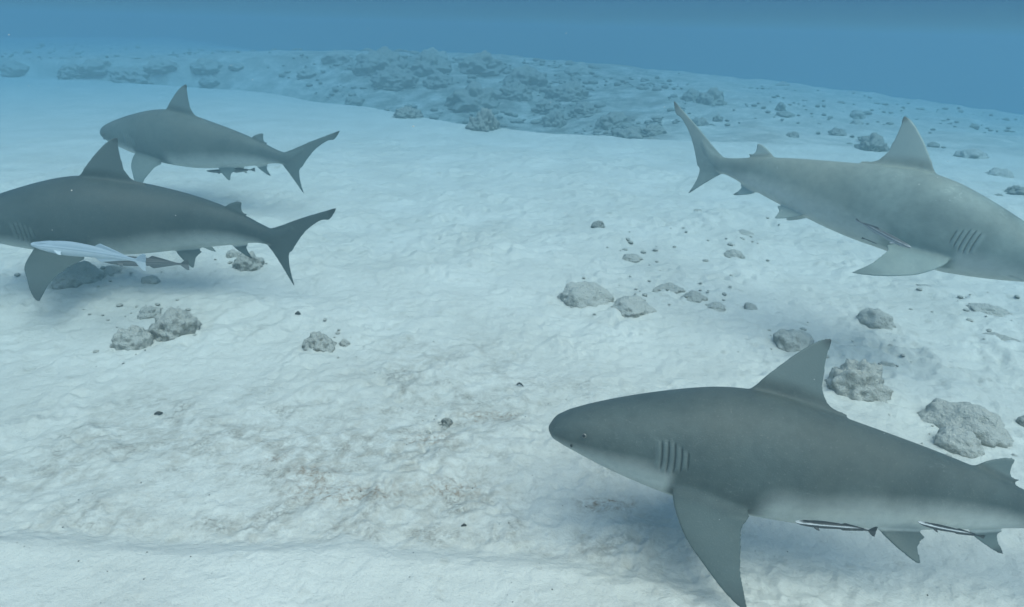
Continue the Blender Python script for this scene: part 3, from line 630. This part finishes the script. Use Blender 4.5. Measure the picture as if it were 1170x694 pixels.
# behind the crest, centre
for i, (px, py, w, h, sub, lab) in enumerate([
    (438, 74, 66, 24, 5, 'dark boulder at the back, left end of the reef mound'),
    (492, 76, 54, 22, 5, 'broad dark boulder right of the left end of the reef mound'),
    (548, 76, 60, 18, 5, 'low dark boulder on the skyline of the reef mound'),
    (452, 91, 56, 13, 5, 'flat dark rock below the left end boulder of the mound'),
    (503, 93, 42, 15, 5, 'dark rock in the second row of the mound, left of its middle'),
    (600, 92, 60, 18, 5, 'grey rock on the upper right of the reef mound'),
    (542, 113, 66, 26, 5, 'largest dark boulder in the middle of the reef mound'),
    (588, 106, 40, 18, 5, 'dark rock right of and touching the largest mound boulder'),
    (648, 108, 54, 16, 5, 'low grey rock at the right shoulder of the reef mound'),
    (553, 141, 40, 32, 5, 'jagged upright dark rock at the sand edge below the mound'),
    (465, 131, 36, 15, 5, 'dark rock on the sand edge, left of the jagged upright rock'),
    (405, 116, 24, 10, 4, 'small grey rock on the sand left of the mound'),
    (633, 139, 30, 20, 5, 'rounded dark rock at the sand edge right of the jagged rock'),
    (626, 122, 36, 14, 5, 'grey rock above the rounded dark one at the sand edge'),
    (668, 127, 40, 13, 5, 'low broken rock in the rubble right of the rounded dark rock'),
    (700, 140, 40, 18, 5, 'broken dark rock at the right end of the rubble band'),
    (718, 155, 32, 11, 4, 'flat dark rock at the lower right tip of the rubble band'),
    (746, 151, 32, 14, 5, 'knobbly dark rock just left of the right shark upper tail'),
    (494, 66, 40, 12, 4, 'faint boulder on the skyline behind the broad dark one'),
    (385, 68, 34, 10, 4, 'faint low rock on the skyline at the far left of the mound'),
    (660, 82, 34, 9, 4, 'faint small rock on the skyline slope right of the mound'),
    (86, 82, 38, 20, 5, 'dark square boulder at the back left, beyond the sand edge'),
    (150, 89, 48, 16, 5, 'long dark rock at the back left, right of the square boulder'),
    (112, 76, 40, 9, 4, 'faint low rock between the two back left boulders'),
    (186, 76, 40, 8, 4, 'faint thin rock above the far shark dorsal fin, left side'),
    (236, 76, 34, 9, 4, 'faint low rock above and right of the far shark dorsal fin'),
    (270, 76, 18, 8, 4, 'small faint rock alone between the far shark and the mound'),
    (240, 93, 24, 8, 4, 'small rock just right of the far shark dorsal fin tip'),
    (20, 79, 34, 10, 4, 'faint low rock at the far left picture edge'),
    (350, 84, 22, 7, 4, 'small faint rock left of the mound, under the skyline'),
    (812, 116, 42, 22, 5, 'dark boulder on the slope above the right shark tail'),
    (790, 110, 26, 12, 4, 'lower lump touching the dark boulder above the right shark tail'),
    (798, 142, 22, 12, 4, 'dark stone just right of the right shark upper tail tip'),
    (820, 136, 12, 7, 3, 'tiny stone right of the one at the right shark tail tip'),
    (897, 132, 22, 8, 4, 'low stone on the slope above the right shark second dorsal fin'),
    (892, 122, 12, 8, 3, 'tiny stone above the low slope stone'),
    (894, 98, 18, 6, 3, 'faint stone near the skyline over the right shark back'),
    (904, 157, 16, 11, 4, 'small grey stone between second dorsal fin and slope stone'),
    (956, 153, 22, 11, 4, 'knobbly stone on the slope over the middle of the right shark'),
    (979, 132, 18, 9, 4, 'upper one of two faint stacked stones left of the right dorsal fin'),
    (979, 142, 18, 8, 4, 'lower one of two faint stacked stones left of the right dorsal fin'),
    (996, 167, 38, 22, 5, 'dark tilted boulder just left of the right shark dorsal fin'),
    (1066, 166, 14, 6, 3, 'tiny stone on the sand right of the right shark dorsal fin'),
    (1110, 178, 36, 6, 4, 'faint sand-buried stone right of the right shark dorsal fin'),
    (1142, 200, 30, 7, 4, 'faint low stone near the right edge above the right shark head'),
    (1162, 219, 26, 12, 5, 'dark rock at the right picture edge above the right shark head'),
    (1140, 224, 10, 5, 3, 'tiny stone left of the dark rock at the right edge'),
]):
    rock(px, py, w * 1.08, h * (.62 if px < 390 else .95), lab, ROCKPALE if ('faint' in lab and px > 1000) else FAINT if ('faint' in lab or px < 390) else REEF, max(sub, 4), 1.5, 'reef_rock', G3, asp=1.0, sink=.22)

# ------------------------------------------------------------------ small debris and rubble
def debris(px, py, pts, rad, label):
    g, dep = ground_at(px, py); k = dep / FPX
    bm = bmesh.new()
    P = [np.array(p) * k for p in pts]; rings = []
    for i, p in enumerate(P):
        rr = rad * k * (1 - .5 * abs(2 * i / max(len(P) - 1, 1) - 1)) * random.uniform(.8, 1.2)
        rings.append([bm.verts.new((p[0], p[1] + rr * math.cos(a) * 1.1, p[2] + rr * math.sin(a))) for a in np.linspace(0, 2 * math.pi, 8, endpoint=False)])
    for a, b in zip(rings[:-1], rings[1:]):
        for j in range(8): bm.faces.new((a[j], a[(j + 1) % 8], b[(j + 1) % 8], b[j]))
    bm.faces.new(rings[0][::-1]); bm.faces.new(rings[-1])
    me = bpy.data.meshes.new('twig'); bm.to_mesh(me); bm.free(); me.materials.append(TWIG); me.polygons.foreach_set('use_smooth', np.ones(len(me.polygons), bool))
    o = bpy.data.objects.new('twig', me); COL.objects.link(o); o.location = (float(g[0]), float(g[1]), float(terrain(g[:1], g[1:2])[0]) + rad * k * .5)
    tag(o, label, 'debris')
TWIG = mat_plain('twig', (.05, .042, .035, 1))
debris(181, 475, [(-4, 0, 0), (-1, 1, 1), (2, 0, 1), (4, 2, 0)], 2.4, 'tiny dark bent fragment on the sand below the left rock pair')
debris(594, 444, [(-4, 0, 1), (-1, 2, 2), (2, 1, 1), (4, -2, 0)], 1.6, 'tiny dark curled twig on clear sand above the near shark snout')
debris(341, 366, [(-3, 0, 0), (0, 1, 1), (3, 0, 0)], 2.2, 'tiny dark crumb just above the upright coral rock')
debris(530, 606, [(-3, 0, 0), (0, 1, 1), (3, 1, 0)], 1.6, 'tiny dark crumb near the foreground bank')

def scatter(name, spots, sub, mat, seed):
    V0, F0 = ICO[sub]; VV = []; FF = []; rs = np.random.RandomState(seed)
    var = [(1 + .35 * perlin(V0 * 1.6 + s * 7.1, s))[:, None] * V0 for s in range(8)]
    for i, (x, y, z, s) in enumerate(spots):
        a = rs.uniform(0, 6.28); c, s_ = math.cos(a), math.sin(a); v = var[i % 8] * np.array([s, s * rs.uniform(.6, 1), s * rs.uniform(.4, .7)])
        VV.append(np.stack([v[:, 0] * c - v[:, 1] * s_ + x, v[:, 0] * s_ + v[:, 1] * c + y, v[:, 2] + z], 1)); FF.append(F0 + i * len(V0))
    o = mesh_obj(name, np.concatenate(VV), np.concatenate(FF), mat); o['kind'] = 'stuff'; return o
rs = np.random.RandomState(3)
sp = []
while len(sp) < 1200:                                       # rubble on the slope behind the sand edge
    px = rs.uniform(-40, 1230); a = az_of(px, 100); rc = float(np.interp(a, _ca, _cr)); r = rc + rs.uniform(.6, 13)
    dens = float(np.interp(px, [0, 330, 400, 720, 800, 1170], [.15, .2, 1, 1, .3, .15]))
    if rs.rand() > dens or perlin(np.array([[r * .5, a * 9]]), 70)[0] < -.05: continue
    x, y = r * math.sin(a), r * math.cos(a); sp.append((x, y, 0, rs.uniform(.02, .06) * rs.choice([1, 1, 1, 2.2, 3.2 if 370 < px < 780 else 1.3])))
zz = terrain(np.array([p[0] for p in sp]), np.array([p[1] for p in sp]))
o = scatter('rubble', [(p[0], p[1], float(z), p[3]) for p, z in zip(sp, zz)], 2, REEF, 4)
tag(o, 'loose dark coral rubble strewn over the slope behind the sand', 'rubble')
sp = []
for (cx, cy, n_, sx, sy) in ((735, 280, 16, 40, 25), (790, 335, 22, 50, 18), (690, 345, 16, 50, 18), (280, 300, 10, 30, 10), (170, 375, 30, 70, 28), (370, 392, 12, 32, 16), (110, 320, 14, 60, 12), (985, 430, 20, 60, 30), (1110, 490, 20, 75, 34), (1120, 360, 24, 60, 28), (845, 280, 14, 40, 20), (900, 390, 10, 45, 22), (510, 483, 8, 20, 8)):
    for _ in range(n_):
        px, py = cx + rs.normal() * sx * .6, cy + rs.normal() * sy * .6
        g, dep = ground_at(px, py); sp.append((g[0], g[1], dep * rs.choice([.0012, .0018, .0026, .0045])))
zz = terrain(np.array([p[0] for p in sp]), np.array([p[1] for p in sp]))
o = scatter('coral_pebbles', [(p[0], p[1], float(z), p[2]) for p, z in zip(sp, zz)], 2, ROCK, 8)
tag(o, 'small coral pebbles strewn around the rocks on the sand', 'pebbles')
sp = []
while len(sp) < 150:                                        # crumbs of shell and coral on the near sand
    px, py = rs.uniform(0, 1170), rs.uniform(190, 690)
    g, dep = ground_at(px, py); sp.append((g[0], g[1], rs.uniform(.0015, .004)))
zz = terrain(np.array([p[0] for p in sp]), np.array([p[1] for p in sp]))
o = scatter('shell_crumbs', [(p[0], p[1], float(z) + .001, p[2]) for p, z in zip(sp, zz)], 1, TWIG, 5)
tag(o, 'dark crumbs of shell and coral scattered on the white sand', 'crumbs')
# specks floating in the water
sp = []
for i in range(420):
    d_ = rs.uniform(.9, 9) ; p = at(rs.uniform(-200, 1370), rs.uniform(-60, 694), d_)
    if .25 < p[2] < 2.4: sp.append((p[0], p[1], p[2], rs.uniform(.0009, .0020) * (.6 + .14 * d_) * (1.9 if i % 14 == 0 else 1)))
SPECK = mat_plain('speck', (.75, .75, .72, 1))
o = scatter('suspended_particles', sp, 1, SPECK, 6)
tag(o, 'pale specks drifting in the water', 'particles')

# ------------------------------------------------------------------ sea water: one even body of haze round everything
bm = bmesh.new(); bmesh.ops.create_cube(bm, size=1)
for v in bm.verts: v.co = Vector((v.co.x * 132, v.co.y * 132, 0)) + Vector((0, 0, 2.5 if v.co.z > 0 else -9.0))
me = bpy.data.meshes.new('haze'); bm.to_mesh(me); bm.free()
hz = bpy.data.objects.new('haze', me); COL.objects.link(hz); hz['kind'] = 'stuff'; tag(hz, 'blue sea water that veils everything far away', 'water')
hm = bpy.data.materials.new('sea_water'); hm.use_nodes = True; t = hm.node_tree; t.nodes.clear()
pv = t.nodes.new('ShaderNodeVolumePrincipled'); mo = t.nodes.new('ShaderNodeOutputMaterial')
pv.inputs['Color'].default_value = (.130, .216, .236, 1); pv.inputs['Density'].default_value = .12; pv.inputs['Anisotropy'].default_value = .2
pv.inputs['Absorption Color'].default_value = (.06, .36, .62, 1)
t.links.new(pv.outputs[0], mo.inputs['Volume']); me.materials.append(hm)
